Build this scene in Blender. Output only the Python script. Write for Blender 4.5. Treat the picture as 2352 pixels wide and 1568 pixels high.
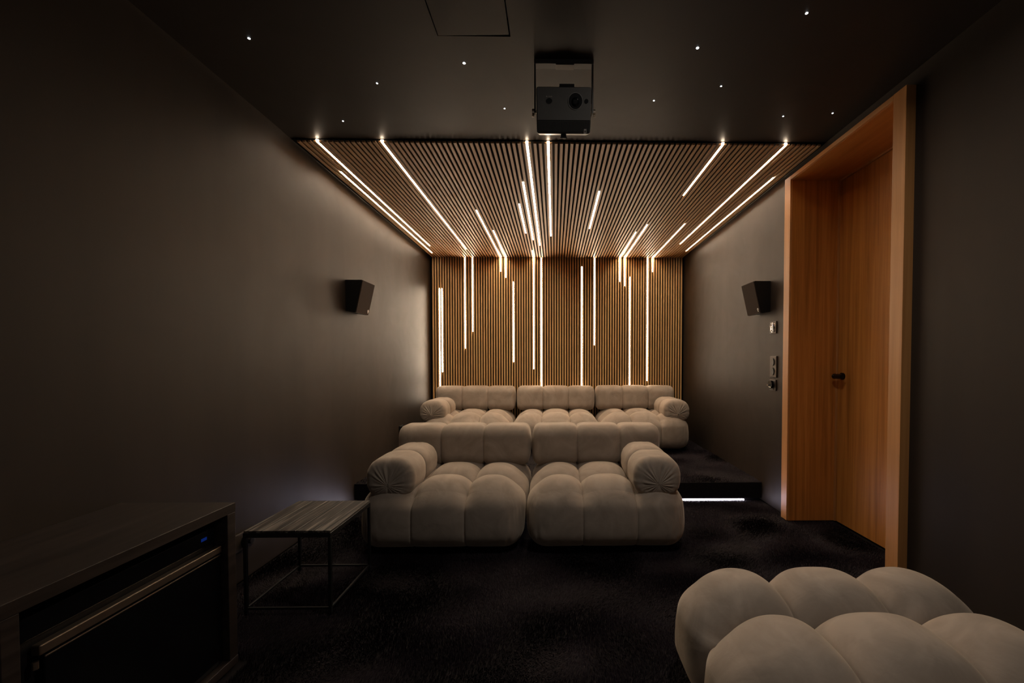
import bpy, bmesh, math, random
import numpy as np
from mathutils import Vector, Matrix

for o in list(bpy.data.objects):
    bpy.data.objects.remove(o, do_unlink=True)
SC = bpy.context.scene
COL = SC.collection
rng = np.random.default_rng(7)
random.seed(7)
PI = math.pi

# ------------------------------------------------------------------ camera
YAW, PITCH, CAM_H = 0.0152, 0.0232, 1.12
cd = bpy.data.cameras.new('camera')
cam = bpy.data.objects.new('camera', cd)
COL.objects.link(cam)
cam.location = (0, 0, CAM_H)
cam.rotation_mode = 'XYZ'
cam.rotation_euler = (PI / 2 - PITCH, 0, -YAW)
cd.sensor_fit = 'HORIZONTAL'
cd.sensor_width = 36.0
cd.lens = 950.0 / 2352 * 36.0
cd.shift_x = (1176 - 1288) / 2352
cd.shift_y = (852 - 784) / 2352
cd.clip_start = 0.02
SC.camera = cam

# ------------------------------------------------------------------ world, exposure, lights
WORLD_FILL = 0.09
w = bpy.data.worlds.new('world')
SC.world = w
w.use_nodes = True
w.node_tree.nodes['Background'].inputs[0].default_value = (1.0, 0.90, 0.80, 1)   # added fill light, entering by the opening made behind the viewer
w.node_tree.nodes['Background'].inputs[1].default_value = WORLD_FILL
SC.view_settings.view_transform = 'Standard'
SC.view_settings.look = 'None'
SC.view_settings.gamma = 1
SC.view_settings.use_curve_mapping = False
SC.view_settings.exposure = 0.0
LED_COLOR = (1.0, 0.80, 0.58, 1)
LED_POWER = 64.0
RISER_COLOR = (0.90, 0.82, 1.0, 1)
RISER_POWER = 42.0
# unseen fill lamp, added under the ceiling to brighten the ottoman and sofa fronts
ld = bpy.data.lights.new('fill_lamp', 'AREA')
ld.shape = 'DISK'
ld.size = 0.11
ld.energy = 8.5
ld.spread = math.radians(168)
ld.color = (1.0, 0.90, 0.78)
lo_ = bpy.data.objects.new('fill_lamp', ld)
COL.objects.link(lo_)
lo_.location = (0.62, 1.22, 2.466)

# ------------------------------------------------------------------ helpers
def tag(o, label=None, cat=None, group=None, kind=None):
    if label: o['label'] = label
    if cat: o['category'] = cat
    if group: o['group'] = group
    if kind: o['kind'] = kind
    return o

def empty(name, loc=(0, 0, 0), rz=0.0):
    o = bpy.data.objects.new(name, None)
    COL.objects.link(o)
    o.empty_display_size = 0.05
    o.location = loc
    o.rotation_euler = (0, 0, rz)
    return o

def link(name, me, mat, parent=None, smooth=False):
    o = bpy.data.objects.new(name, me)
    COL.objects.link(o)
    for m in (mat if isinstance(mat, (list, tuple)) else [mat]):
        me.materials.append(m)
    if parent is not None:
        o.parent = parent
    if smooth:
        me.polygons.foreach_set('use_smooth', [True] * len(me.polygons))
    return o

def obj(name, bm, mat, parent=None, smooth=False):
    me = bpy.data.meshes.new(name)
    bm.normal_update()
    bm.to_mesh(me)
    bm.free()
    return link(name, me, mat, parent, smooth)

def pydata(name, v, f, mat, parent=None, smooth=True):
    me = bpy.data.meshes.new(name)
    me.from_pydata([tuple(p) for p in v], [], f)
    me.validate()
    me.update()
    return link(name, me, mat, parent, smooth)

def box(bm, x0, x1, y0, y1, z0, z1, bev=0.0, seg=2):
    r = bmesh.ops.create_cube(bm, size=1.0)
    vs = r['verts']
    for v in vs:
        v.co = Vector(((x0 + x1) / 2 + v.co.x * (x1 - x0), (y0 + y1) / 2 + v.co.y * (y1 - y0),
                       (z0 + z1) / 2 + v.co.z * (z1 - z0)))
    if bev > 0:
        es = set()
        for v in vs:
            for e in v.link_edges:
                es.add(e)
        bmesh.ops.bevel(bm, geom=list(es), offset=bev, segments=seg, profile=0.5, affect='EDGES')

def boxes(name, lst, mat, parent=None, bev=0.0, seg=2):
    bm = bmesh.new()
    for b in lst:
        box(bm, *b, bev=bev, seg=seg)
    return obj(name, bm, mat, parent)

def cyl(bm, c, axis, r, ln, seg=32, r2=None, sx=1.0, sz=1.0):
    """cylinder centred at c along axis 'x','y' or 'z'"""
    m = {'x': Matrix.Rotation(PI / 2, 4, 'Y'), 'y': Matrix.Rotation(-PI / 2, 4, 'X'), 'z': Matrix.Identity(4)}[axis]
    res = bmesh.ops.create_cone(bm, cap_ends=True, segments=seg, radius1=r, radius2=r if r2 is None else r2, depth=ln)
    for v in res['verts']:
        p = m @ v.co
        v.co = Vector((c[0] + p.x * sx, c[1] + p.y, c[2] + p.z * sz))
    return res['verts']

def ring(bm, c, axis, r, thick, seg=40, tseg=10):
    vs = []
    for i in range(seg):
        a = 2 * PI * i / seg
        row = []
        for j in range(tseg):
            b = 2 * PI * j / tseg
            rr = r + thick * math.cos(b)
            u, v, n = rr * math.cos(a), rr * math.sin(a), thick * math.sin(b)
            p = {'x': (n, u, v), 'y': (u, n, v), 'z': (u, v, n)}[axis]
            row.append(bm.verts.new((c[0] + p[0], c[1] + p[1], c[2] + p[2])))
        vs.append(row)
    for i in range(seg):
        for j in range(tseg):
            bm.faces.new((vs[i][j], vs[(i + 1) % seg][j], vs[(i + 1) % seg][(j + 1) % tseg], vs[i][(j + 1) % tseg]))

def prism(bm, pts, axis, a, b):
    """extrude polygon pts (2-D) along axis between a and b"""
    def P(p, t):
        return {'x': (t, p[0], p[1]), 'y': (p[0], t, p[1]), 'z': (p[0], p[1], t)}[axis]
    lo = [bm.verts.new(P(p, a)) for p in pts]
    hi = [bm.verts.new(P(p, b)) for p in pts]
    n = len(pts)
    bm.faces.new(lo[::-1])
    bm.faces.new(hi)
    for i in range(n):
        bm.faces.new((lo[i], lo[(i + 1) % n], hi[(i + 1) % n], hi[i]))
    bmesh.ops.recalc_face_normals(bm, faces=bm.faces[:])

# ------------------------------------------------------------------ materials
def new_mat(name):
    m = bpy.data.materials.new(name)
    m.use_nodes = True
    nt = m.node_tree
    return m, nt, nt.nodes['Principled BSDF']

def plain(name, col, rough=0.5, metal=0.0, spec=0.5, noise=0.0, nscale=30.0, bump=0.0):
    m, nt, b = new_mat(name)
    b.inputs['Roughness'].default_value = rough
    b.inputs['Metallic'].default_value = metal
    b.inputs['Specular IOR Level'].default_value = spec
    tc = nt.nodes.new('ShaderNodeTexCoord')
    n = nt.nodes.new('ShaderNodeTexNoise')
    n.inputs['Scale'].default_value = nscale
    n.inputs['Detail'].default_value = 4
    nt.links.new(tc.outputs['Object'], n.inputs['Vector'])
    r = nt.nodes.new('ShaderNodeValToRGB')
    lo = [max(0, c * (1 - noise)) for c in col]
    hi = [c * (1 + noise) for c in col]
    r.color_ramp.elements[0].position = 0.3
    r.color_ramp.elements[1].position = 0.7
    r.color_ramp.elements[0].color = (*lo, 1)
    r.color_ramp.elements[1].color = (*hi, 1)
    nt.links.new(n.outputs['Fac'], r.inputs['Fac'])
    nt.links.new(r.outputs['Color'], b.inputs['Base Color'])
    if bump:
        bp = nt.nodes.new('ShaderNodeBump')
        bp.inputs['Strength'].default_value = bump
        bp.inputs['Distance'].default_value = 0.002
        nt.links.new(n.outputs['Fac'], bp.inputs['Height'])
        nt.links.new(bp.outputs['Normal'], b.inputs['Normal'])
    return m

def emit(name, col, strength):
    m = bpy.data.materials.new(name)
    m.use_nodes = True
    nt = m.node_tree
    nt.nodes.remove(nt.nodes['Principled BSDF'])
    e = nt.nodes.new('ShaderNodeEmission')
    e.inputs[0].default_value = col
    e.inputs[1].default_value = strength
    nt.links.new(e.outputs[0], nt.nodes['Material Output'].inputs[0])
    return m

def wood(name, dark, mid, light, scale, rough=0.45, spec=0.4, contrast=(0.3, 0.55, 0.75), bump=0.05, fine=(1, 1, 1)):
    """streaked veneer: 'scale' squeezes the noise across the grain"""
    m, nt, b = new_mat(name)
    b.inputs['Roughness'].default_value = rough
    b.inputs['Specular IOR Level'].default_value = spec
    tc = nt.nodes.new('ShaderNodeTexCoord')
    mp = nt.nodes.new('ShaderNodeMapping')
    mp.inputs['Scale'].default_value = scale
    nt.links.new(tc.outputs['Object'], mp.inputs['Vector'])
    n = nt.nodes.new('ShaderNodeTexNoise')
    n.inputs['Scale'].default_value = 1.0
    n.inputs['Detail'].default_value = 8
    n.inputs['Roughness'].default_value = 0.65
    n.inputs['Distortion'].default_value = 0.35
    nt.links.new(mp.outputs['Vector'], n.inputs['Vector'])
    r = nt.nodes.new('ShaderNodeValToRGB')
    e = r.color_ramp.elements
    e[0].position = contrast[0]; e[0].color = (*dark, 1)
    e[1].position = contrast[2]; e[1].color = (*light, 1)
    k = r.color_ramp.elements.new(contrast[1]); k.color = (*mid, 1)
    nt.links.new(n.outputs['Fac'], r.inputs['Fac'])
    nt.links.new(r.outputs['Color'], b.inputs['Base Color'])
    bp = nt.nodes.new('ShaderNodeBump')
    bp.inputs['Strength'].default_value = bump
    bp.inputs['Distance'].default_value = 0.001
    nt.links.new(n.outputs['Fac'], bp.inputs['Height'])
    nt.links.new(bp.outputs['Normal'], b.inputs['Normal'])
    return m

def velvet(name, col, var=0.16, seed=0.0):
    m, nt, b = new_mat(name)
    b.inputs['Roughness'].default_value = 0.85
    b.inputs['Specular IOR Level'].default_value = 0.12
    b.inputs['Sheen Weight'].default_value = 0.35
    b.inputs['Sheen Roughness'].default_value = 0.45
    b.inputs['Sheen Tint'].default_value = (1.0, 0.86, 0.70, 1)
    tc = nt.nodes.new('ShaderNodeTexCoord')
    info = nt.nodes.new('ShaderNodeObjectInfo')
    add = nt.nodes.new('ShaderNodeVectorMath'); add.operation = 'ADD'
    nt.links.new(tc.outputs['Object'], add.inputs[0])
    mul = nt.nodes.new('ShaderNodeVectorMath'); mul.operation = 'SCALE'
    comb = nt.nodes.new('ShaderNodeCombineXYZ')
    for i in range(3):
        nt.links.new(info.outputs['Random'], comb.inputs[i])
    nt.links.new(comb.outputs[0], mul.inputs[0])
    mul.inputs['Scale'].default_value = 37.0
    nt.links.new(mul.outputs[0], add.inputs[1])
    # where the nap has been brushed the other way
    n1 = nt.nodes.new('ShaderNodeTexNoise')
    n1.inputs['Scale'].default_value = 6.5
    n1.inputs['Detail'].default_value = 5
    n1.inputs['Roughness'].default_value = 0.55
    n1.inputs['Distortion'].default_value = 1.1
    nt.links.new(add.outputs[0], n1.inputs['Vector'])
    r = nt.nodes.new('ShaderNodeValToRGB')
    r.color_ramp.elements[0].position = 0.33
    r.color_ramp.elements[1].position = 0.68
    r.color_ramp.elements[0].color = (*[c * (1 - var) for c in col], 1)
    r.color_ramp.elements[1].color = (*[c * (1 + var) for c in col], 1)
    nt.links.new(n1.outputs['Fac'], r.inputs['Fac'])
    nt.links.new(r.outputs['Color'], b.inputs['Base Color'])
    n2 = nt.nodes.new('ShaderNodeTexNoise')
    n2.inputs['Scale'].default_value = 420
    n2.inputs['Detail'].default_value = 2
    nt.links.new(tc.outputs['Object'], n2.inputs['Vector'])
    n3 = nt.nodes.new('ShaderNodeTexNoise')
    n3.inputs['Scale'].default_value = 14
    n3.inputs['Detail'].default_value = 3
    n3.inputs['Distortion'].default_value = 0.8
    nt.links.new(add.outputs[0], n3.inputs['Vector'])
    b1 = nt.nodes.new('ShaderNodeBump')
    b1.inputs['Strength'].default_value = 0.10
    b1.inputs['Distance'].default_value = 0.001
    nt.links.new(n2.outputs['Fac'], b1.inputs['Height'])
    b2 = nt.nodes.new('ShaderNodeBump')
    b2.inputs['Strength'].default_value = 0.14
    b2.inputs['Distance'].default_value = 0.012
    nt.links.new(n3.outputs['Fac'], b2.inputs['Height'])
    nt.links.new(b1.outputs['Normal'], b2.inputs['Normal'])
    nt.links.new(b2.outputs['Normal'], b.inputs['Normal'])
    return m

def paint(name, col, rough=0.42, spec=0.35, streak=(0.6, 2.2, 0.25), var=0.14):
    """dark eggshell wall paint with faint vertical roller bands and handled patches"""
    m, nt, b = new_mat(name)
    b.inputs['Specular IOR Level'].default_value = spec
    tc = nt.nodes.new('ShaderNodeTexCoord')
    mp = nt.nodes.new('ShaderNodeMapping')
    mp.inputs['Scale'].default_value = streak
    nt.links.new(tc.outputs['Object'], mp.inputs['Vector'])
    n = nt.nodes.new('ShaderNodeTexNoise')
    n.inputs['Scale'].default_value = 1.6
    n.inputs['Detail'].default_value = 3
    nt.links.new(mp.outputs['Vector'], n.inputs['Vector'])
    r = nt.nodes.new('ShaderNodeValToRGB')
    r.color_ramp.elements[0].position = 0.35
    r.color_ramp.elements[1].position = 0.65
    r.color_ramp.elements[0].color = (*[c * (1 - var) for c in col], 1)
    r.color_ramp.elements[1].color = (*[c * (1 + var) for c in col], 1)
    nt.links.new(n.outputs['Fac'], r.inputs['Fac'])
    nt.links.new(r.outputs['Color'], b.inputs['Base Color'])
    n2 = nt.nodes.new('ShaderNodeTexNoise')
    n2.inputs['Scale'].default_value = 3.0
    n2.inputs['Detail'].default_value = 6
    n2.inputs['Distortion'].default_value = 2.0
    nt.links.new(tc.outputs['Object'], n2.inputs['Vector'])
    mr = nt.nodes.new('ShaderNodeMapRange')
    mr.inputs['From Min'].default_value = 0.35
    mr.inputs['From Max'].default_value = 0.7
    mr.inputs['To Min'].default_value = rough - 0.02
    mr.inputs['To Max'].default_value = rough + 0.03
    nt.links.new(n2.outputs['Fac'], mr.inputs['Value'])
    nt.links.new(mr.outputs[0], b.inputs['Roughness'])
    n3 = nt.nodes.new('ShaderNodeTexNoise')
    n3.inputs['Scale'].default_value = 180
    nt.links.new(tc.outputs['Object'], n3.inputs['Vector'])
    bp = nt.nodes.new('ShaderNodeBump')
    bp.inputs['Strength'].default_value = 0.08
    bp.inputs['Distance'].default_value = 0.001
    nt.links.new(n3.outputs['Fac'], bp.inputs['Height'])
    nt.links.new(bp.outputs['Normal'], b.inputs['Normal'])
    return m

M_WALL = paint('wall_paint', (0.0350, 0.0268, 0.0216), rough=0.5, spec=0.22)
M_CEIL = paint('ceiling_paint', (0.035, 0.0265, 0.0205), rough=0.5, spec=0.25, streak=(1, 1, 1), var=0.06)
M_FELT = plain('black_felt', (0.005, 0.0045, 0.004), 0.95, spec=0.05, noise=0.2, nscale=300)
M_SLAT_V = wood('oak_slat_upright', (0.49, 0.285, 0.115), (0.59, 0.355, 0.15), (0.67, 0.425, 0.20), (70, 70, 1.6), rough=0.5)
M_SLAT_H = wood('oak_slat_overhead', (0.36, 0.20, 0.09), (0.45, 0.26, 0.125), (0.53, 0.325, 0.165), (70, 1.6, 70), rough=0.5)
M_DOOR = wood('oak_veneer', (0.34, 0.135, 0.027), (0.49, 0.205, 0.045), (0.60, 0.275, 0.068), (30, 30, 0.8), rough=0.42, contrast=(0.34, 0.5, 0.68))
M_DOOR_H = wood('oak_veneer_crosswise', (0.40, 0.155, 0.032), (0.50, 0.205, 0.048), (0.58, 0.255, 0.066), (26, 1.4, 26), rough=0.42, contrast=(0.28, 0.52, 0.78))
M_FRAME = wood('oak_solid', (0.46, 0.21, 0.070), (0.55, 0.265, 0.095), (0.62, 0.31, 0.12), (40, 40, 1.2), rough=0.4)
M_FRAME_H = wood('oak_solid_crosswise', (0.46, 0.21, 0.070), (0.55, 0.265, 0.095), (0.62, 0.31, 0.12), (40, 1.2, 40), rough=0.4)
M_VELVET = velvet('taupe_velvet', (0.330, 0.275, 0.232))
M_BLACK = plain('matt_black', (0.007, 0.0065, 0.0065), 0.55, spec=0.25, noise=0.15)
M_BLACK_METAL = plain('black_steel', (0.010, 0.010, 0.011), 0.35, spec=0.5, noise=0.1)
M_GLOSS = plain('gloss_black', (0.005, 0.005, 0.006), 0.12, spec=0.25, noise=0.1)
M_GREY = plain('charcoal_plastic', (0.078, 0.075, 0.073), 0.5, spec=0.4, noise=0.05)
M_GRILLE = plain('dark_plastic', (0.018, 0.017, 0.016), 0.4, spec=0.5, noise=0.05)
M_CHROME = plain('chrome', (0.72, 0.70, 0.68), 0.15, metal=1.0, noise=0.03)
M_STEEL = plain('brushed_steel', (0.52, 0.44, 0.36), 0.35, metal=1.0, noise=0.05)
M_BRONZE = plain('bronze_plate', (0.060, 0.048, 0.040), 0.42, metal=0.3, noise=0.05)
M_CLOTH = plain('speaker_cloth', (0.048, 0.036, 0.030), 0.9, spec=0.15, noise=0.25, nscale=500, bump=0.3)
M_SILVER = plain('silver_mark', (0.75, 0.73, 0.70), 0.3, metal=0.8, noise=0.02)
M_MARK = plain('pale_print', (0.27, 0.245, 0.225), 0.6, noise=0.02)
M_CAB = wood('dark_stained_wood', (0.011, 0.0075, 0.006), (0.025, 0.0175, 0.0145), (0.046, 0.033, 0.028), (30, 2.0, 30), rough=0.42, spec=0.5, contrast=(0.3, 0.5, 0.72))
M_TABLE = wood('weathered_dark_planks', (0.009, 0.008, 0.008), (0.045, 0.039, 0.035), (0.24, 0.215, 0.19), (80, 2.4, 80), rough=0.40, spec=0.5, contrast=(0.40, 0.50, 0.66), bump=0.5)
M_PILE = plain('plum_black_pile', (0.0135, 0.0082, 0.0125), 0.7, spec=0.2, noise=0.3, nscale=5)
M_FLOOR = plain('carpet_backing', (0.012, 0.010, 0.011), 0.95, spec=0.1, noise=0.3, nscale=60)
M_LED = emit('warm_led', LED_COLOR, LED_POWER)
M_RISER = emit('cool_led', RISER_COLOR, RISER_POWER)
M_STAR = emit('star_glow', (0.90, 0.95, 1.0, 1), 9.0)
M_BLUE = emit('blue_display', (0.02, 0.09, 0.7, 1), 0.13)

# ------------------------------------------------------------------ the room
XL, XR, YB, YF = -1.60, 1.68, 5.37, -0.60
ZC, ZS = 2.475, 2.455              # painted ceiling, face of the overhead slats
SLAT_Y0 = 2.57                     # front edge of the overhead slats
DY0, DY1, DZ = 2.0, 2.869, 2.378   # clear door opening

def struct(name, lst, mat, bev=0.0):
    return tag(boxes(name, lst, mat, None, bev), kind='structure')

struct('floor', [(XL - .2, XR + .6, YF - .2, YB + .2, -0.12, -0.010)], M_FLOOR)
struct('wall_left', [(XL - .15, XL, YF - .15, YB + .15, 0, ZC)], M_WALL)
struct('wall_right', [(XR, XR + .15, YF - .15, 1.93, 0, ZC), (XR, XR + .15, 2.94, YB + .15, 0, ZC),
                      (XR, XR + .15, 1.93, 2.94, 2.40, ZC),
                      (XR + .15, XR + .45, 1.85, 1.93, 0, ZC), (XR + .15, XR + .45, 2.94, 3.02, 0, ZC),
                      (XR + .15, XR + .45, 1.93, 2.94, 2.40, ZC), (XR + .37, XR + .45, 1.93, 2.94, 0, 2.40)], M_WALL)
struct('wall_back', [(XL, XR, YB, YB + .15, 0, ZC)], M_WALL)
struct('wall_front', [(XL, -1.25, YF - .15, YF, 0, ZC), (1.35, XR, YF - .15, YF, 0, ZC), (-1.25, 1.35, YF - .15, YF, 2.30, ZC)], M_WALL)  # wide opening added so the world fill light reaches the room
HX0, HX1, HY0, HY1 = -0.487, -0.183, 1.36, 1.762   # ceiling hatch
struct('ceiling', [(XL - .15, HX0, YF - .15, YB + .15, ZC, ZC + .12), (HX1, XR + .45, YF - .15, YB + .15, ZC, ZC + .12),
                   (HX0, HX1, YF - .15, HY0, ZC, ZC + .12), (HX0, HX1, HY1, YB + .15, ZC, ZC + .12),
                   (HX0, HX1, HY0, HY1, ZC + .08, ZC + .12)], M_CEIL)
t = empty('access_panel', ((HX0 + HX1) / 2, HY0, ZC))
tag(t, 'square flush access hatch with thin dark gap in the painted ceiling', 'hatch')
bm = bmesh.new()
box(bm, -0.1465, 0.1465, 0.005, HY1 - HY0 - 0.009, 0.001, 0.02, 0.0008)
for v in bm.verts:                      # it hangs a touch lower along its free edge
    v.co.z -= 0.007 * max(0.0, v.co.y / (HY1 - HY0)) * (0.5 - v.co.x / 0.3)
obj('hatch_door', bm, M_CEIL, t)

# low platform carrying the rear row
PY, PZ = 3.31, 0.140
struct('platform', [(XL, XR, PY + 0.05, YB - .001, -0.010, 0.030), (XL, XR, PY, YB - .001, 0.0140, PZ)], M_FLOOR)

# ------------------------------------------------------------------ carpet pile: short blades that lean in brushed patches
def lowfreq(x, y, seed):
    r = np.random.default_rng(seed)
    out = np.zeros_like(x)
    for k in range(9):
        a = r.uniform(0, 2 * PI)
        fq = r.uniform(5.0, 19.0)
        out += np.sin((x * math.cos(a) * 0.8 + y * math.sin(a) * 1.25) * fq + r.uniform(0, 6.28) + 0.8 * np.sin(x * 5 + k) * np.cos(y * 4 - k)) / 3.0
    return out

def pile(name, parent, regions, seed):
    r = np.random.default_rng(seed)
    V, F, base = [], [], 0
    for (x0, x1, y0, y1, z, dens) in regions:
        n = int((x1 - x0) * (y1 - y0) * dens)
        x = r.uniform(x0, x1, n); y = r.uniform(y0, y1, n)
        p = lowfreq(x, y, 3); q = lowfreq(x, y, 11)
        a = 1.6 * p + 0.45 * r.normal(size=n) + 0.6
        lean = np.clip(0.62 + 0.42 * q + 0.20 * r.normal(size=n), 0.05, 1.20)
        ln = r.uniform(0.010, 0.018, n)
        dx, dy, dz = np.cos(a) * np.sin(lean), np.sin(a) * np.sin(lean), np.cos(lean)
        b = a + PI / 2 + 0.6 * r.normal(size=n)   # the flat of a leaning blade faces up
        wd = r.uniform(0.0008, 0.0017, n)
        wx, wy = np.cos(b) * wd, np.sin(b) * wd
        zz = np.full(n, z - 0.001)
        P = np.stack([
            np.stack([x - wx, y - wy, zz], 1), np.stack([x + wx, y + wy, zz], 1),
            np.stack([x + wx * .7 + dx * ln * .6, y + wy * .7 + dy * ln * .6, zz + dz * ln * .75], 1),
            np.stack([x - wx * .7 + dx * ln * .6, y - wy * .7 + dy * ln * .6, zz + dz * ln * .75], 1),
            np.stack([x + dx * ln * 1.15, y + dy * ln * 1.15, zz + dz * ln], 1)], 1).reshape(-1, 3)
        idx = base + np.arange(n)[:, None] * 5
        V.append(P)
        F.append((idx, n))
        base += 5 * n
    V = np.concatenate(V).astype(np.float32)
    nb = base // 5
    me = bpy.data.meshes.new(name)
    me.vertices.add(base)
    me.vertices.foreach_set('co', V.ravel())
    i5 = np.arange(nb)[:, None] * 5
    loops = np.concatenate([i5 + np.array([[0, 1, 2, 3]]), i5 + np.array([[3, 2, 4]])], 1).astype(np.int32).ravel()
    me.loops.add(len(loops))
    me.loops.foreach_set('vertex_index', loops)
    me.polygons.add(2 * nb)
    st = (np.arange(nb)[:, None] * 7 + np.array([[0, 4]])).astype(np.int32).ravel()
    me.polygons.foreach_set('loop_start', st)
    me.update(calc_edges=True)
    return tag(link(name, me, M_PILE, parent), kind='stuff')

pile('carpet_pile', bpy.data.objects['floor'], [(XL + .005, XR - .003, 1.55, 2.30, -.01, 62000), (XL + .005, -0.95, 2.30, 3.285, -.01, 52000),
                         (0.55, XR - .003, 2.30, 3.285, -.01, 62000), (-0.95, 0.55, 2.30, 2.60, -.01, 45000),
                         (-1.15, 0.5, 1.0, 1.55, -.01, 62000), (1.3, XR - .003, 1.0, 1.55, -.01, 20000),
                         (XR - .003, 1.955, 2.012, 2.860, -.01, 45000), (XL + .005, XR - .003, 3.285, 3.306, -.01, 45000)], 5)
pile('carpet_pile', bpy.data.objects['platform'], [(0.8, XR - .003, PY + .004, 4.5, PZ, 42000), (XL + .005, -1.0, PY + .004, 4.4, PZ, 20000),
                         (-1.0, 0.8, 3.32, 4.40, PZ, 4000), (1.3, XR - .003, 4.5, 5.3, PZ, 18000)], 6)

# ------------------------------------------------------------------ slat panelling
PITCH_S, PHASE, SLW = 0.03266, 0.027, 0.0180
GAP = PITCH_S - SLW
def gap_x(x):
    return PHASE + round((x - PHASE) / PITCH_S) * PITCH_S
centres = [PHASE + PITCH_S * (k + 0.5) for k in range(-60, 60)]
centres = [c for c in centres if XL + 0.006 < c - SLW / 2 and c + SLW / 2 < XR - 0.006]
t = empty('wall_slat_panel', (0, YB, 0))
tag(t, 'upright oak slat panelling covering the whole wall behind the rear seats', 'wall panel')
boxes('backing', [(XL + .003, XR - .003, -0.005, -0.0005, PZ + .002, ZC - 0.03)], M_FELT, t)
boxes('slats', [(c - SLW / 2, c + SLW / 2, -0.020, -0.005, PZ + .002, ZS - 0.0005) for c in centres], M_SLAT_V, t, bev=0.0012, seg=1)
YS = YB - 0.020
t = empty('ceiling_slat_panel', (0, SLAT_Y0, ZC))
tag(t, 'oak slat panelling overhead covering the rear half of the ceiling', 'ceiling panel')
boxes('backing', [(XL + .003, XR - .003, 0.0, YB - SLAT_Y0 - 0.022, -0.005, -0.0005)], M_FELT, t)
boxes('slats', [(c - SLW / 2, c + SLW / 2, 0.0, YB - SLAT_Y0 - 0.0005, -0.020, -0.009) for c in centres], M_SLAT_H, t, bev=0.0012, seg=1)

# ------------------------------------------------------------------ LED strips sunk in the slat gaps
HALF = GAP / 2 - 0.0006
def led_profile():
    return [(-HALF, 0.0145), (-HALF, 0.0085), (-HALF * .7, 0.0072), (0, 0.0066), (HALF * .7, 0.0072), (HALF, 0.0085), (HALF, 0.0145)]
def led(label, group, ceil=None, wall=None):
    """ceil=(x,y0,y1) overhead run, wall=(x,z0,z1) upright run; both when the strip turns the corner"""
    bm = bmesh.new()
    if ceil:
        x = gap_x(ceil[0])
        y1 = YS + (0.006 if wall else 0.0)
        y1 = min(ceil[2], y1)
        prism(bm, [(x + a, ZS + b) for a, b in led_profile()], 'y', ceil[1], y1)
    if wall:
        x = gap_x(wall[0])
        z1 = min(wall[2], ZS + (0.0065 if ceil else -0.002))
        prism(bm, [(x + a, YS + b) for a, b in led_profile()], 'z', wall[1], z1)
    return tag(obj('led_strip', bm, M_LED), label, 'led strip', group)
GC, GW, GB = 'led strips in the slat ceiling', 'led strips in the slat wall', 'led strips bending from ceiling to wall'
S = SLAT_Y0 - 0.004
led('glowing strip in slat ceiling closest to the left wall, begins short of the front edge', GC, ceil=(-1.511, 2.99, 5.17))
led('long glowing strip in slat ceiling, second from the left wall, begins at front edge', GC, ceil=(-1.447, S, 4.86))
led('long lone glowing strip in slat ceiling, third from the left wall', GC, ceil=(-1.048, S, 4.985))
led('shortest glowing strip of the cluster in mid ceiling, leftmost of that cluster', GC, ceil=(-0.301, 3.58, 4.367))
led('glowing strip in mid ceiling starting a metre behind the projector, second of its cluster', GC, ceil=(-0.2335, 3.145, 4.60))
led('long glowing strip in slat ceiling, left one of the pair just behind the projector', GC, ceil=(-0.169, S, 4.823))
led('long glowing strip in slat ceiling, right one of the pair just behind the projector', GC, ceil=(-0.0365, S, 4.47))
led('short lone glowing strip in mid ceiling, right of the projector, touching neither end', GC, ceil=(0.354, 3.305, 4.208))
led('short glowing strip in slat ceiling at front edge, second such from the door side', GC, ceil=(1.043, S, 3.36))
led('longest glowing strip in slat ceiling on the door side, begins at front edge', GC, ceil=(1.432, S, 4.738))
led('glowing strip in slat ceiling closest to the door wall, begins beside the door head', GC, ceil=(1.598, 3.036, 5.036))
led('glowing strip running from ceiling onto slat wall, longer left one of its pair', GB, (-0.693, 3.731, 9), (-0.691, 2.279, 9))
led('glowing strip running from ceiling onto slat wall, shorter right one of its pair', GB, (-0.623, 4.30, 9), (-0.626, 2.20, 9))
led('glowing strip on slat wall whose short bent stub reaches onto the ceiling', GB, (-0.266, 5.064, 9), (-0.266, 1.022, 9))
led('glowing strip bent from ceiling to slat wall, closest of its kind to door side', GB, (1.268, 4.063, 9), (1.265, 2.281, 9))
led('glowing strip bent from ceiling to wall, right one of the door-side pair', GB, (0.909, 4.094, 9), (0.906, 2.097, 9))
led('glowing strip bent from ceiling to wall, left one of the door-side pair', GB, (0.843, 4.328, 9), (0.841, 2.153, 9))
LOW = 0.62
led('upright glowing strip nearest the left wall, going down behind the left rear seat', GW, wall=(-1.478, LOW, 2.057))
led('upright glowing strip tight beside the leftmost one, ending above the left rear seat', GW, wall=(-1.441, 0.985, 2.057))
led('longer upright strip of the pair hanging from ceiling corner above left rear seat', GW, wall=(-1.146, 1.291, 9))
led('shorter upright strip of the pair hanging from ceiling corner above left rear seat', GW, wall=(-1.048, 1.506, 9))
led('upright glowing strip floating in mid wall above the right end of the left rear seat', GW, wall=(-0.527, 1.114, 2.146))
led('upright glowing strip from ceiling corner down behind the middle rear seat', GW, wall=(-0.171, LOW, 9))
led('upright glowing strip starting below the ceiling, down behind the middle rear seat', GW, wall=(0.353, LOW, 2.343))
led('upright glowing strip from ceiling corner ending mid wall above gap to right rear seat', GW, wall=(0.516, 1.334, 9))
led('upright glowing strip starting below the ceiling, down behind the right rear seat', GW, wall=(0.973, LOW, 2.213))
led('upright glowing strip from ceiling corner ending just above the right rear seat', GW, wall=(1.203, 0.871, 9))

t = boxes('riser_light', [(-1.48, 1.54, PY + 0.004, PY + 0.014, -0.007, 0.0035)], M_RISER)
tag(t, 'thin white light line under the front edge of the carpeted platform', 'led strip')

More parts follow.
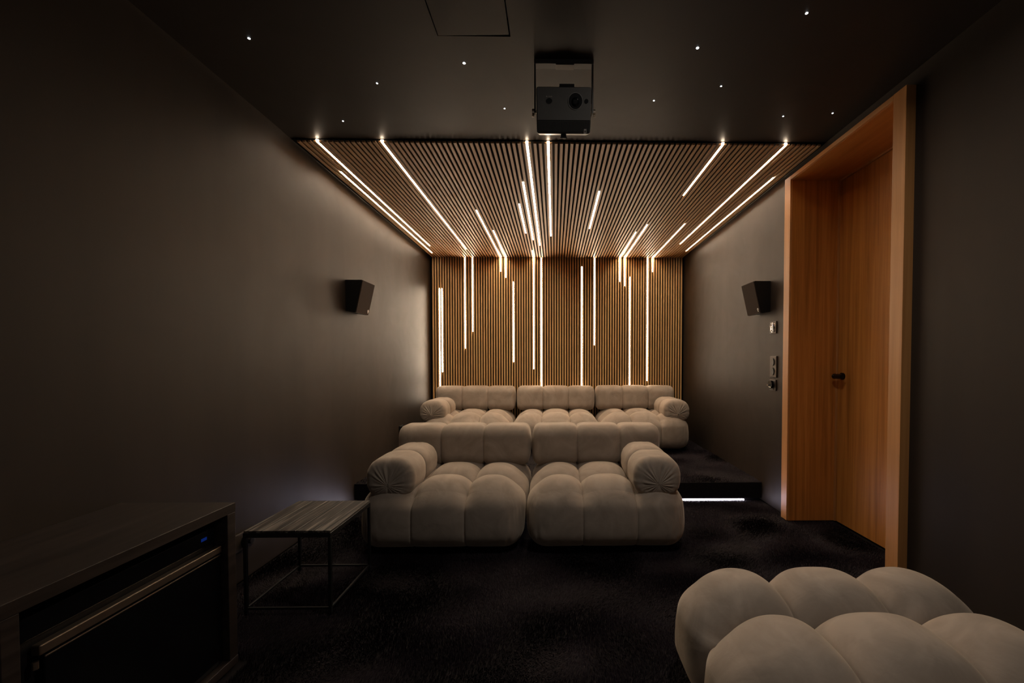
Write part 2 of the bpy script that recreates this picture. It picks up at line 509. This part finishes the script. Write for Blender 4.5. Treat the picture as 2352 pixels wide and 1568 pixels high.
# ------------------------------------------------------------------ star points in the painted ceiling
stars = [(-1.281, 1.787, 'tiny white star light in ceiling, farthest towards the left wall'),
         (-0.864, 2.061, 'tiny white star light in ceiling, midway between the hatch and the left wall'),
         (-0.410, 1.918, 'bright white star light in ceiling right behind the access hatch'),
         (-1.192, 2.383, 'faint star light in ceiling close to the slat edge at the left'),
         (-0.267, 2.253, 'small star light in ceiling just left of the projector'),
         (0.619, 1.811, 'bright white star light in ceiling, first to the right of the projector shadow'),
         (0.517, 2.174, 'small star light in ceiling just right of the projector near the slats'),
         (0.821, 2.057, 'small star light in ceiling between the bright one and the slat edge'),
         (1.265, 2.300, 'small star light in ceiling directly before the long strip on the door side'),
         (1.519, 2.268, 'star light in ceiling closest to the head of the wooden door frame'),
         (0.982, 1.627, 'white star light in ceiling nearest the viewer, toward the door side')]
for i, (x, y, lb) in enumerate(stars):
    r = 0.0062 if i in (2, 5) else (0.0052 if i in (0, 10) else 0.0042)
    bm = bmesh.new()
    bmesh.ops.create_uvsphere(bm, u_segments=14, v_segments=8, radius=r)
    for v in bm.verts:
        v.co = Vector((x + v.co.x, y + v.co.y, ZC - 0.0006 + v.co.z * 0.35))
    tag(obj('star_light', bm, M_STAR, None, True), lb, 'star light', 'star lights in the painted ceiling')

# ------------------------------------------------------------------ door in its deep wooden frame
d = tag(empty('door_1', (1.97, DY0, 0)), 'plain oak door set deep in a thick oak frame in the right wall', 'door', kind='structure')
FX = 1.635
fr = boxes('door_frame', [(FX - 1.97, 0.05, DY1 - DY0, 2.940 - DY0, 0, 2.405), (FX - 1.97, 0.05, 1.925 - DY0, 0, 0, 2.405)], M_FRAME, d, bev=0.0015)
boxes('frame_head', [(FX - 1.97, 0.05, 0.0002, DY1 - DY0 - 0.0002, DZ, 2.404)], M_FRAME_H, d, bev=0.0015)
# inner lining of the deep reveal (veneered board, a hair proud of the frame)
boxes('reveal_lining', [(FX - 1.97 + 0.012, -0.003, DY1 - DY0 - 0.004, DY1 - DY0 - 0.0005, 0, DZ - 0.005),
                        (FX - 1.97 + 0.012, -0.003, 0.0005, 0.004, 0, DZ - 0.005)], M_DOOR, d)
boxes('reveal_soffit', [(FX - 1.97 + 0.012, -0.003, 0.0045, DY1 - DY0 - 0.0045, DZ - 0.004, DZ - 0.0005)], M_DOOR_H, d)
boxes('door_stop', [(-0.0028, 0.02, DY1 - DY0 - 0.014, DY1 - DY0 - 0.0045, 0, DZ - 0.005), (-0.0028, 0.02, 0.0045, 0.014, 0, DZ - 0.005),
                    (-0.0028, 0.02, 0.0145, DY1 - DY0 - 0.0145, DZ - 0.018, DZ - 0.0048)], M_FRAME, d)
leaf = boxes('door_leaf', [(0.004, 0.044, 0.017, DY1 - DY0 - 0.018, 0.004, DZ - 0.021)], M_DOOR, d, bev=0.001)
bm = bmesh.new()
cyl(bm, (-0.001, 0.800, 1.019), 'x', 0.024, 0.010)
cyl(bm, (-0.026, 0.800, 1.019), 'x', 0.0105, 0.046)
bmesh.ops.create_uvsphere(bm, u_segments=20, v_segments=12, radius=0.019, matrix=Matrix.Translation((-0.052, 0.800, 1.019)))
cyl(bm, (-0.052, 0.762, 1.019), 'y', 0.0175, 0.075, r2=0.0175)
obj('handle', bm, M_GLOSS, leaf)

# ------------------------------------------------------------------ upholstery
def cos_samples(a, b, n):
    t = np.linspace(0, 1, n + 1)
    c = 0.5 - 0.5 * np.cos(PI * t)
    return a + (b - a) * (0.55 * c + 0.45 * t)

def grid_line(lo, hi, seams, n):
    pts = [lo] + list(seams) + [hi]
    out = [lo]
    for a, b in zip(pts[:-1], pts[1:]):
        out += list(cos_samples(a, b, n))[1:]
    for s in seams:                                    # extra lines hugging each seam
        out += [s + k for k in (-0.010, -0.0065, -0.004, -0.002, 0.002, 0.004, 0.0065, 0.010)]
    out = np.sort(np.array(out))
    keep = np.concatenate([[True], np.diff(out) > 4e-4])
    return out[keep]

def groove(v, seams):
    g = np.zeros_like(v)
    for s in seams:
        g = np.maximum(g, np.exp(-np.abs(v - s) / 0.0045))
    return g

def crease(v, lo, hi, seams, pw, outer=0.0):
    """0 on the crown of a lobe, 1 in the seam; the outer flank of an end lobe stays 0"""
    pts = [lo] + list(seams) + [hi]
    c = np.zeros_like(v)
    for i, (a, b) in enumerate(zip(pts[:-1], pts[1:])):
        m = (v >= a - 1e-9) & (v <= b + 1e-9)
        t = (v - (a + b) / 2) / ((b - a) / 2)
        k = np.ones_like(v)
        if i == 0: k = np.where(t < 0, outer, 1.0)
        if i == len(pts) - 2: k = np.where(t > 0, outer, 1.0)
        c = np.where(m, k * np.abs(np.clip(t, -1, 1)) ** pw, c)
    return c

def puff_seat(w, d, h, xs, ys, r_top=0.16, r_bot=0.095, dx=0.056, dy=0.05, n=24, pleat=0.013, seed=1, bulge=0.028, side_k=0.42):
    """tufted seat block, origin at the centre of its underside; xs, ys = seam positions"""
    gx = grid_line(-w / 2, w / 2, xs, n)
    gy = grid_line(-d / 2, d / 2, ys, n)
    gz = cos_samples(-h / 2, h / 2, 30)
    nx, ny, nz = len(gx), len(gy), len(gz)
    idx, P, F = {}, [], []
    def vid(i, j, k):
        key = (i, j, k)
        if key not in idx:
            idx[key] = len(P)
            P.append((gx[i], gy[j], gz[k]))
        return idx[key]
    for i in range(nx - 1):
        for j in range(ny - 1):
            F.append((vid(i, j, nz - 1), vid(i + 1, j, nz - 1), vid(i + 1, j + 1, nz - 1), vid(i, j + 1, nz - 1)))
            F.append((vid(i, j, 0), vid(i, j + 1, 0), vid(i + 1, j + 1, 0), vid(i + 1, j, 0)))
    for k in range(nz - 1):
        for i in range(nx - 1):
            F.append((vid(i, 0, k), vid(i + 1, 0, k), vid(i + 1, 0, k + 1), vid(i, 0, k + 1)))
            F.append((vid(i, ny - 1, k), vid(i, ny - 1, k + 1), vid(i + 1, ny - 1, k + 1), vid(i + 1, ny - 1, k)))
        for j in range(ny - 1):
            F.append((vid(0, j, k), vid(0, j, k + 1), vid(0, j + 1, k + 1), vid(0, j + 1, k)))
            F.append((vid(nx - 1, j, k), vid(nx - 1, j + 1, k), vid(nx - 1, j + 1, k + 1), vid(nx - 1, j, k + 1)))
    P = np.array(P)
    half = np.array([w / 2, d / 2, h / 2])
    tz = (P[:, 2] + h / 2) / h
    sm = tz * tz * (3 - 2 * tz)
    r = (r_bot + (r_top - r_bot) * sm)[:, None]
    q = np.clip(P, -(half - r), half - r)
    dv = P - q
    L = np.maximum(np.linalg.norm(dv, axis=1, keepdims=True), 1e-9)
    N = dv / L
    out = q + N * r
    cx = crease(P[:, 0], -w / 2, w / 2, xs, 3.0)
    cy = crease(P[:, 1], -d / 2, d / 2, ys, 3.0)
    up = np.maximum(N[:, 2], 0)
    low = 0.20 + 0.80 * sm
    wx = (up ** 1.0 * 1.0 + np.abs(N[:, 1]) * side_k * low)
    wy = (up ** 1.0 * 1.0 + np.abs(N[:, 0]) * side_k * low)
    wx = np.minimum(wx, 1.0); wy = np.minimum(wy, 1.0)
    disp = -(dx * wx * cx + dy * wy * cy)
    disp -= 0.010 * (np.minimum(1, up + np.abs(N[:, 1])) * groove(P[:, 0], xs) + np.minimum(1, up + np.abs(N[:, 0])) * groove(P[:, 1], ys))
    # soft crown over the whole block and barrel-shaped flanks
    cw = (1 - (P[:, 0] / (w / 2)) ** 2) * (1 - (P[:, 1] / (d / 2)) ** 2)
    disp += 0.012 * up * cw
    zz = (out[:, 2]) / (h / 2)
    bar = bulge * (1 - np.clip(zz + 0.05, -1, 1) ** 2)
    # gathered pleats low on the upright corners
    ang = np.arctan2(np.abs(N[:, 1]), np.abs(N[:, 0]))
    sgn = np.sign(N[:, 0]) * np.sign(N[:, 1])
    rr = np.random.default_rng(seed)
    ph = rr.uniform(0, 6.28, 4)
    lowm = np.clip(1.15 - tz * 1.25, 0, 1) * (tz > 0.02)
    edge = np.exp(-((w / 2 - np.abs(P[:, 0]) - 0.06) / 0.055) ** 2) * np.abs(N[:, 1])
    s = (w / 2 - np.abs(P[:, 0]))
    fan = s * 190 * (0.55 + 0.5 * tz) + sgn * 1.3 + ph[0]
    side = np.exp(-((d / 2 - np.abs(P[:, 1]) - 0.06) / 0.055) ** 2) * np.abs(N[:, 0])
    s2 = (d / 2 - np.abs(P[:, 1]))
    fan2 = s2 * 190 * (0.55 + 0.5 * tz) + ph[1]
    def folds(f):
        return np.exp(-(np.sin(f / 2) / 0.30) ** 2)
    disp -= pleat * lowm * (edge * folds(fan) + side * folds(fan2)) * (N[:, 2] < 0.6)
    # little gathers across the seam on the shoulder
    sh = np.exp(-((up - 0.55) / 0.25) ** 2)
    disp += 0.0012 * sh * cx * np.abs(N[:, 1]) * np.sin(P[:, 2] * 420)
    out = out + N * disp[:, None]
    out[:, 0] += N[:, 0] * bar
    out[:, 1] += N[:, 1] * bar * (N[:, 1] < 0.2)
    out[:, 2] += h / 2
    out[:, 2] = np.maximum(out[:, 2], 0.0)
    return out, F

def bolster(ln, a, b, r, re, seams, depth, pw=5.0, n=22, ring_n=72, cap_pleat=0.0, flat_bottom=0.0, puff=0.0, seed=2, bow=0.0):
    """long cushion along X; section a (Y) by b (Z), rounded r; ends rounded re; origin bottom centre"""
    r = min(r, a / 2 - 1e-3, b / 2 - 1e-3)
    # section by arc length
    st, corners = [], [(a / 2 - r, b / 2 - r, 0), (-(a / 2 - r), b / 2 - r, PI / 2), (-(a / 2 - r), -(b / 2 - r), PI), (a / 2 - r, -(b / 2 - r), 1.5 * PI)]
    dense = []
    for cx_, cz_, a0 in corners:
        for k in range(40):
            th = a0 + PI / 2 * k / 39
            dense.append((cx_ + r * math.cos(th), cz_ + r * math.sin(th), math.cos(th), math.sin(th)))
    dense = np.array(dense + [dense[0]])
    seg = np.sqrt(((dense[1:, :2] - dense[:-1, :2]) ** 2).sum(1))
    cum = np.concatenate([[0], np.cumsum(seg)])
    tt = np.linspace(0, cum[-1], ring_n, endpoint=False)
    sec = np.stack([np.interp(tt, cum, dense[:, k]) for k in range(4)], 1)
    nn = np.linalg.norm(sec[:, 2:], axis=1, keepdims=True)
    sec[:, 2:] /= nn
    # stations along X
    xs = grid_line(-ln / 2, ln / 2, seams, n)
    V, F = [], []
    caps = 7
    stations = []
    for k in range(caps):                                # shrinking rings on the flat cap
        stations.append(('cap', -1, (k + 0.35) / caps))
    for x in xs:
        stations.append(('body', x, 1))
    for k in range(caps - 1, -1, -1):
        stations.append(('cap', 1, (k + 0.35) / caps))
    cr = crease(xs, -ln / 2, ln / 2, seams, pw)
    ci = dict(zip([float(x) for x in xs], cr))
    gi = dict(zip([float(x) for x in xs], groove(xs, seams)))
    def end_inset(x):
        e = ln / 2 - abs(x)
        if e >= re: return 0.0
        u = 1 - e / re
        return re * (1 - math.sqrt(max(0.0, 1 - u * u * 0.98)))
    def end_x(x):
        return x
    last_in = end_inset(ln / 2)
    ang = np.arctan2(sec[:, 1] + b * 0.42, sec[:, 0])
    rr = np.random.default_rng(seed)
    pl = np.sin(ang * 30 + rr.uniform(0, 6)) * 0.6 + np.sin(ang * 19 + rr.uniform(0, 6)) * 0.5 + np.sin(ang * 47 + rr.uniform(0, 6)) * 0.25
    for kind, x, s in stations:
        if kind == 'body':
            ins = end_inset(x)
            off = -depth * ci[float(x)] - 0.007 * gi[float(x)] - ins + puff * (1 - abs(2 * x / ln) ** 2.5)
            yy = sec[:, 0] + sec[:, 2] * off
            zz = sec[:, 1] + sec[:, 3] * off
            e = ln / 2 - abs(x)
            xo = np.full(ring_n, x)
            if cap_pleat and e < 0.07:
                wgt = (1 - e / 0.07) ** 1.5
                yy = yy + sec[:, 2] * pl * cap_pleat * wgt * 0.5
                zz = zz + sec[:, 3] * pl * cap_pleat * wgt * 0.5
        else:
            yy = (sec[:, 0] + sec[:, 2] * -last_in) * s
            zz = (sec[:, 1] + sec[:, 3] * -last_in) * s + (1 - s) * (-b * 0.12 if cap_pleat else 0)
            dome = 0.012 * (1 - s ** 2)
            xo = np.full(ring_n, x * (ln / 2 + dome)) + x * pl * cap_pleat * math.sin(PI * min(1, s)) ** 0.6 * (0.3 + s)
        if flat_bottom:
            lowz = -b / 2 + flat_bottom
            zz = np.where(zz < lowz, lowz + (zz - lowz) * 0.25, zz)
        zz = zz + bow * (xo / (ln / 2)) ** 2
        V.append(np.stack([xo, yy, zz + b / 2], 1))
    m = len(V)
    for i in range(m - 1):
        for j in range(ring_n):
            k = (j + 1) % ring_n
            F.append((i * ring_n + j, i * ring_n + k, (i + 1) * ring_n + k, (i + 1) * ring_n + j))
    F.append(tuple(range(ring_n)))
    F.append(tuple((m - 1) * ring_n + j for j in range(ring_n - 1, -1, -1)))
    F = [f[::-1] for f in F]
    return np.concatenate(V), F

def seat_part(root, w, d, h, xs, ys, **kw):
    v, f = puff_seat(w, d, h, xs, ys, **kw)
    return pydata('seat', v, f, M_VELVET, root)

def feet(root, w, d, h):
    for sx in (-1, 1):
        for sy in (-1, 1):
            bm = bmesh.new()
            cyl(bm, (sx * (w / 2 - .13), sy * (d / 2 - .13), h / 2), 'z', 0.022, h, 16)
            obj('foot', bm, M_BLACK, root)

FOOT = 0.018
def sofa(name, label, loc, w=0.918, d=0.90, h=0.392, seams=(-0.156, 0.156), arm=0, seed=1, group=None, arm_y=(-0.42, 0.13), back=True, back_w=0.94, back_dz=0.0, arm_off=0.155):
    root = empty(name, loc)
    tag(root, label, 'sofa', group)
    seat_part(root, w, d, h, seams, (-0.155, 0.155), seed=seed).location = (0, 0, FOOT)
    feet(root, w, d, FOOT + 0.012)
    if back:
        v, f = bolster(back_w, 0.27, 0.295, 0.085, 0.05, [s for s in seams], 0.019, pw=7.0, seed=seed + 5, cap_pleat=0.0, puff=0.004)
        b = pydata('backrest', v, f, M_VELVET, root)
        b.location = (0, d / 2 - 0.145, FOOT + 0.362 + back_dz)
    if arm:
        y0, y1 = arm_y
        v, f = bolster(y1 - y0, 0.278, 0.243, 0.104, 0.05, [0.0], 0.016, pw=5.0, cap_pleat=0.0048, ring_n=120, n=26, flat_bottom=0.036, seed=seed + 9, puff=0.006)
        a = pydata('armrest', v, f, M_VELVET, root)
        a.rotation_euler = (0, 0, PI / 2)
        a.location = (arm * (w / 2 - arm_off), (y0 + y1) / 2, FOOT + 0.290)
    return root

G1, G2 = 'tufted seats of the front row', 'tufted seats of the rear row'
sofa('sofa_module', 'taupe velvet tufted front row seat with armrest beside the side table', (-0.664, 2.825, 0), w=0.918, arm=-1, seed=3, seams=(-0.163, 0.145), group=G1, back_dz=-0.026, back_w=0.955, arm_off=0.156)
sofa('sofa_module', 'taupe velvet tufted front row seat with armrest on the door side', (0.3085, 2.825, 0), w=0.902, arm=1, seed=14, seams=(-0.1415, 0.1735), group=G1, back_dz=-0.026, back_w=0.935, arm_off=0.148)
RY = 4.875
sofa('sofa_module', 'taupe velvet tufted rear row seat with armrest by the left wall', (-0.975, RY, PZ), w=0.912, arm=-1, seed=25, group=G2, arm_y=(-0.40, 0.13), back_w=0.962, arm_off=0.106)
sofa('sofa_module', 'taupe velvet armless rear row seat between two others with armrests', (0.016, RY, PZ), w=0.912, arm=0, seed=36, group=G2, back_w=0.950)
sofa('sofa_module', 'taupe velvet tufted rear row seat with armrest by the right wall', (0.996, RY, PZ + 0.004), w=0.912, arm=1, seed=47, group=G2, arm_y=(-0.40, 0.13), back_w=0.958, arm_off=0.111)
r = empty('ottoman', (0.905, 1.075, 0))
tag(r, 'large square taupe velvet tufted ottoman close by in front of the door', 'ottoman')
seat_part(r, 0.92, 0.92, 0.388, (-0.155, 0.155), (-0.165, 0.145), seed=58, n=34, dx=0.066, dy=0.078, r_top=0.175, side_k=0.85, bulge=0.022).location = (0, 0, FOOT)
feet(r, 0.93, 0.93, FOOT + 0.012)

# ------------------------------------------------------------------ projector on its ceiling bracket
PYC = 1.845
t = empty('projector', (0.0415, PYC, 2.222))
tag(t, 'black box projector with big round lens hanging tilted from the ceiling', 'projector')
TILT = math.radians(27)
RM = Matrix.Rotation(TILT, 4, 'X')
def tilted(name, bm, mat, parent, smooth=False):
    o = obj(name, bm, mat, parent, smooth)
    if parent is t:
        o.matrix_local = RM
    return o
PW, PH, PD = 0.1205, 0.0885, 0.200
bm = bmesh.new(); box(bm, -PW, PW, 0.004, PD, -PH, PH, 0.010, 4)
body = tilted('body', bm, M_GRILLE, t)
bm = bmesh.new(); box(bm, -PW + .003, PW - .003, -0.002, 0.006, -0.036, PH - .003, 0.0015)
face = tilted('front_panel', bm, M_GREY, t)
bm = bmesh.new(); box(bm, -PW + .003, PW - .003, 0.0, 0.006, -PH + .006, -0.038)
for k in range(42):
    x = -PW + .006 + k * (2 * PW - .012) / 41
    box(bm, x - .0014, x + .0014, -0.0035, 0.001, -PH + .010, -0.039)
gr = tilted('grille', bm, M_GRILLE, t)
bm = bmesh.new(); ring(bm, (0.050, -0.003, 0.036), 'y', 0.0308, 0.0011)
lr = tilted('lens_ring', bm, M_CHROME, t)
bm = bmesh.new(); cyl(bm, (0.050, -0.002, 0.036), 'y', 0.0292, 0.004, 40)
bmesh.ops.create_uvsphere(bm, u_segments=24, v_segments=14, radius=0.018, matrix=Matrix.Translation((0.050, -0.003, 0.033)) @ Matrix.Diagonal((1, 0.4, 1, 1)))
tilted('lens', bm, M_GLOSS, t)
bm = bmesh.new(); cyl(bm, (-0.064, -0.002, 0.036), 'y', 0.0105, 0.003, 28, sx=1.25)
tilted('sensor_window', bm, M_GLOSS, t)
bm = bmesh.new(); cyl(bm, (0.098, -0.002, 0.036), 'y', 0.0085, 0.003, 28)
tilted('camera_window', bm, M_GLOSS, t)
bm = bmesh.new()
for k, wd in enumerate((0.0042, 0.0016, 0.0036, 0.0036, 0.0038)):
    box(bm, -0.0775 + k * 0.0056, -0.0775 + k * 0.0056 + wd, -0.0028, -0.001, 0.0500, 0.0540 - 0.0006 * (k % 2))
tilted('small_print', bm, M_MARK, t)
bm = bmesh.new()
for b_ in ((0.0905, 0.1015, -0.0715, -0.0690), (0.0905, 0.1015, -0.0880, -0.0855), (0.0905, 0.0930, -0.0855, -0.0715), (0.0990, 0.1015, -0.0855, -0.0715), (0.0945, 0.0975, -0.0745, -0.0715), (0.0945, 0.0975, -0.0855, -0.0825)):
    box(bm, b_[0], b_[1], -0.0050, -0.0034, b_[2], b_[3])
tilted('badge', bm, M_MARK, t)
bm = bmesh.new(); box(bm, -0.020, 0.046, 0.035, 0.085, PH - .002, PH + 0.014, 0.002)
tilted('top_cover', bm, M_BLACK, t)
bm = bmesh.new(); box(bm, -0.012, 0.012, 0.012, 0.036, -PH - 0.013, -PH + .002, 0.002); box(bm, -0.015, 0.015, 0.010, 0.038, -PH - 0.017, -PH - 0.012, 0.001)
tilted('tilt_foot', bm, M_BLACK, t)
m_ = empty('projector_mount', (0.0425, 1.903, ZC))
tag(m_, 'black U-shaped bracket screwed to the ceiling and gripping the projector', 'bracket')
bm = bmesh.new()
box(bm, -0.1335, 0.1335, -0.018, 0.018, -0.020, -0.0004, 0.0012)
box(bm, -0.1335, -0.1265, -0.014, 0.014, -0.235, -0.003, 0.0012)
box(bm, 0.1265, 0.1335, -0.014, 0.014, -0.235, -0.003, 0.0012)
obj('frame', bm, M_GREY, m_)
boxes('mounting_plate', [(-0.036, 0.046, -0.017, 0.017, -0.0245, -0.0202)], M_BRONZE, m_, bev=0.001)
for s in (-1, 1):
    bm = bmesh.new()
    cyl(bm, (s * 0.1385, 0.0, -0.226), 'x', 0.013, 0.010, 18)
    cyl(bm, (s * 0.125, 0.0, -0.226), 'x', 0.006, 0.020, 18)
    cyl(bm, (s * 0.1385, -0.002, -0.243), 'x', 0.005, 0.009, 14)
    obj('clamp_knob', bm, M_STEEL, m_)

# ------------------------------------------------------------------ wedge speakers high on the side walls
def speaker(label, side):
    X = XL if side < 0 else XR
    root = empty('wall_speaker', (X, 3.2, 1.495))
    tag(root, label, 'speaker', 'wall speakers')
    s = -side
    def poly(a, b, inset=0.0):
        pts = [(0, 0.006), (0.004 * s, 0.25), (0.132 * s, 0.25), (0.076 * s, 0.0)]
        return pts
    bm = bmesh.new()
    prism(bm, [(0.0005 * s, 0.012), (0.0005 * s, 0.25), (0.128 * s, 0.25), (0.072 * s, 0.0)], 'y', 0.0, 0.215)
    bmesh.ops.bevel(bm, geom=bm.edges[:], offset=0.002, segments=2, affect='EDGES')
    obj('cabinet', bm, M_BLACK, root)
    bm = bmesh.new()
    # cloth front follows the sloping face
    p0, p1 = Vector((0.0735 * s, 0.004)), Vector((0.1288 * s, 0.247))
    nrm = Vector((p1.y - p0.y, -(p1.x - p0.x))).normalized()
    if nrm.x * s < 0: nrm = -nrm
    q = [p0, p1, p1 + nrm * 0.007, p0 + nrm * 0.007]
    prism(bm, [(v.x, v.y) for v in q], 'y', 0.004, 0.211)
    g = obj('grille_cloth', bm, M_CLOTH, root)
    # round silver emblem with a bar below it, low on the cloth's far corner for the left one, near corner for the right one
    bm = bmesh.new()
    ring(bm, (0, 0, 0), 'x', 0.0075, 0.0016, 24, 6)
    box(bm, -0.0012, 0.0012, -0.0045, 0.0045, -0.0175, -0.0135)
    box(bm, -0.0012, 0.0012, 0.001, 0.0065, -0.0100, -0.0060)
    em = obj('emblem', bm, M_SILVER, g)
    along = (p1 - p0).normalized()
    c = p0 + nrm * 0.0078 + along * 0.032
    yy = 0.190 if side < 0 else 0.024
    th = math.atan2(along.x, along.y)
    em.matrix_local = Matrix.Translation((c.x, yy, c.y)) @ Matrix.Rotation(th, 4, 'Y')
    return root
speaker('black wedge-shaped speaker on the left wall', -1)
speaker('black wedge-shaped speaker on the right wall above the switches', 1)

# ------------------------------------------------------------------ plates on the right wall beside the door, sockets on the left wall
t = empty('wall_control', (XR, 3.148, 1.379)); tag(t, 'square metal wall plate with shiny round recess under the right speaker', 'wall control')
boxes('plate', [(-0.009, -0.0005, -0.046, 0.046, -0.046, 0.046)], M_BRONZE, t, bev=0.002)
bm = bmesh.new(); ring(bm, (-0.010, 0, 0), 'x', 0.036, 0.0030); obj('rim', bm, M_CHROME, t, True)
bm = bmesh.new(); cyl(bm, (-0.0098, 0, 0), 'x', 0.034, 0.002, 36); obj('recess', bm, M_GLOSS, t)
bm = bmesh.new(); box(bm, -0.019, -0.0105, -0.021, -0.012, -0.030, 0.030, 0.0015); box(bm, -0.019, -0.0105, 0.004, 0.014, -0.020, 0.014, 0.0015); box(bm, -0.022, -0.0105, -0.010, -0.005, -0.034, 0.024, 0.0015)
obj('contacts', bm, M_CHROME, t)
t = empty('light_switch', (XR, 3.137, 1.080)); tag(t, 'tall double light switch plate with two oval rockers on right wall', 'switch')
boxes('plate', [(-0.010, -0.0005, -0.046, 0.046, -0.081, 0.081)], M_BRONZE, t, bev=0.003)
for z in (0.036, -0.036):
    bm = bmesh.new(); cyl(bm, (-0.012, 0, z), 'x', 0.022, 0.008, 32)
    for v in bm.verts:
        v.co.x += -0.05 * (v.co.z - z) if v.co.x < -0.012 else 0
    ring(bm, (-0.0102, 0, z), 'x', 0.025, 0.0012, 28, 6)
    for v in bm.verts:
        v.co.z = z + (v.co.z - z) * 1.25
        v.co.y *= 0.95
    obj('rocker', bm, M_GRILLE, t)
t = empty('wall_socket', (XR, 3.143, 0.940)); tag(t, 'low black socket plate with shiny plug on right wall under the switch', 'socket')
boxes('plate', [(-0.009, -0.0005, -0.044, 0.044, -0.042, 0.042)], M_BRONZE, t, bev=0.002)
bm = bmesh.new(); cyl(bm, (-0.018, 0.006, 0.004), 'x', 0.030, 0.018, 28); obj('plug', bm, M_GLOSS, t)
bm = bmesh.new()
for y in (-0.006, 0.006): cyl(bm, (-0.036, y + 0.008, 0.0), 'x', 0.0032, 0.018, 12)
box(bm, -0.030, -0.0272, -0.012, 0.018, -0.018, -0.012, 0.001)
obj('pins', bm, M_CHROME, t)
t = empty('wall_socket', (XL, 4.31, 0.415)); tag(t, 'dark socket box on the left wall beside the rear row', 'socket')
boxes('plate', [(0.0005, 0.012, -0.05, 0.05, -0.05, 0.04)], M_BLACK, t, bev=0.002)
boxes('plug', [(0.012, 0.040, -0.030, 0.026, -0.036, 0.034)], M_BLACK, t, bev=0.004)
t = empty('wall_socket', (XL, 2.13, 0.205)); tag(t, 'dark socket box low on the left wall behind the side table', 'socket')
boxes('plate', [(0.0005, 0.012, -0.07, 0.07, -0.045, 0.045)], M_BRONZE, t, bev=0.002)
bm = bmesh.new(); cyl(bm, (0.022, 0.0, -0.004), 'x', 0.032, 0.020, 28); cyl(bm, (0.036, 0.0, -0.004), 'x', 0.014, 0.020, 20)
obj('plug', bm, M_BLACK, t)

# ------------------------------------------------------------------ side table
TX0, TX1, TY0, TY1, TZ = -1.372, -0.989, 1.823, 2.222, 0.374
t = empty('side_table', ((TX0 + TX1) / 2, (TY0 + TY1) / 2, 0)); tag(t, 'square side table with thin black frame and streaked dark plank top', 'table')
hx, hy, lg = (TX1 - TX0) / 2, (TY1 - TY0) / 2, 0.0065
boxes('tabletop', [(-hx + .002 + k * (2 * hx - .004) / 5 + 0.0006, -hx + .002 + (k + 1) * (2 * hx - .004) / 5 - 0.0006, -hy + .002, hy - .002, TZ - 0.010, TZ) for k in range(5)], M_TABLE, t, bev=0.0006, seg=1)
boxes('frame', [(-hx, hx, -hy, -hy + 2 * lg, TZ - 0.030, TZ - 0.0101), (-hx, hx, hy - 2 * lg, hy, TZ - 0.030, TZ - 0.0101),
                (-hx, -hx + 2 * lg, -hy + 2 * lg, hy - 2 * lg, TZ - 0.030, TZ - 0.0101), (hx - 2 * lg, hx, -hy + 2 * lg, hy - 2 * lg, TZ - 0.030, TZ - 0.0101)], M_BLACK_METAL, t, bev=0.0008, seg=1)
for sx in (-1, 1):
    for sy in (-1, 1):
        boxes('leg', [(sx * (hx - lg) - lg, sx * (hx - lg) + lg, sy * (hy - lg) - lg, sy * (hy - lg) + lg, 0, TZ - 0.0302)], M_BLACK_METAL, t, bev=0.001, seg=2)
for (a0, a1, b0, b1) in ((-hx + 2 * lg, hx - 2 * lg, -hy + .002, -hy + .011), (-hx + 2 * lg, hx - 2 * lg, hy - .011, hy - .002), (-hx + .002, -hx + .011, -hy + 2 * lg, hy - 2 * lg), (hx - .011, hx - .002, -hy + 2 * lg, hy - 2 * lg)):
    boxes('base_rail', [(a0, a1, b0, b1, 0.022, 0.031)], M_BLACK_METAL, t, bev=0.001, seg=2)

# ------------------------------------------------------------------ sideboard with a glass-door cooler
CX = -1.18
t = empty('sideboard', (CX, 0.93, 0)); tag(t, 'long low dark wood sideboard against the left wall beside the viewer', 'sideboard')
B0, B1 = -0.66, 0.607     # along the wall, relative to y = 0.93
boxes('worktop', [(XL - CX + .002, 0.0, B0, B1, 0.566, 0.600)], M_CAB, t, bev=0.0015)
for (a, b) in ((B1 - 0.038, B1 - 0.001), (-0.045, -0.012), (B0 + 0.001, B0 + 0.038)):
    boxes('side_panel', [(XL - CX + .002, -0.001, a, b, 0.030, 0.5658)], M_CAB, t, bev=0.0015)
boxes('plinth', [(XL - CX + .002, 0.0, B0, B1, 0.0, 0.0298)], M_CAB, t, bev=0.0015)
boxes('back_panel', [(XL - CX + .003, XL - CX + .012, B0 + .039, -0.046, 0.0302, 0.5656), (XL - CX + .003, XL - CX + .012, -0.011, B1 - .039, 0.0302, 0.5656)], M_BLACK, t)
boxes('door', [(-0.022, -0.003, B0 + .041, -0.048, 0.033, 0.563)], M_CAB, t, bev=0.0012)
t = empty('drinks_cooler', (CX - .03, 1.228, 0.0302)); tag(t, 'black glass-door drinks cooler with blue display built into the sideboard', 'cooler')
boxes('body', [(-0.36, -0.015, -0.300, 0.260, 0.0, 0.475)], M_BLACK, t, bev=0.003)
boxes('control_panel', [(-0.0148, -0.006, -0.285, 0.255, 0.445, 0.500)], M_GLOSS, t, bev=0.002)
boxes('display', [(-0.0060, -0.0048, 0.200, 0.222, 0.468, 0.478)], M_BLUE, t)
dr = boxes('door', [(-0.0148, 0.008, -0.250, 0.262, 0.004, 0.400)], M_GLOSS, t, bev=0.002)
boxes('door_trim', [(-0.010, 0.012, -0.262, 0.264, 0.404, 0.428)], M_STEEL, dr, bev=0.0025)
boxes('door_edge', [(-0.010, 0.0095, -0.250, 0.262, 0.393, 0.397)], M_STEEL, dr, bev=0.0008)
bm = bmesh.new(); cyl(bm, (0.0, -0.262, 0.382), 'z', 0.006, 0.018, 16); obj('hinge', bm, M_STEEL, t)
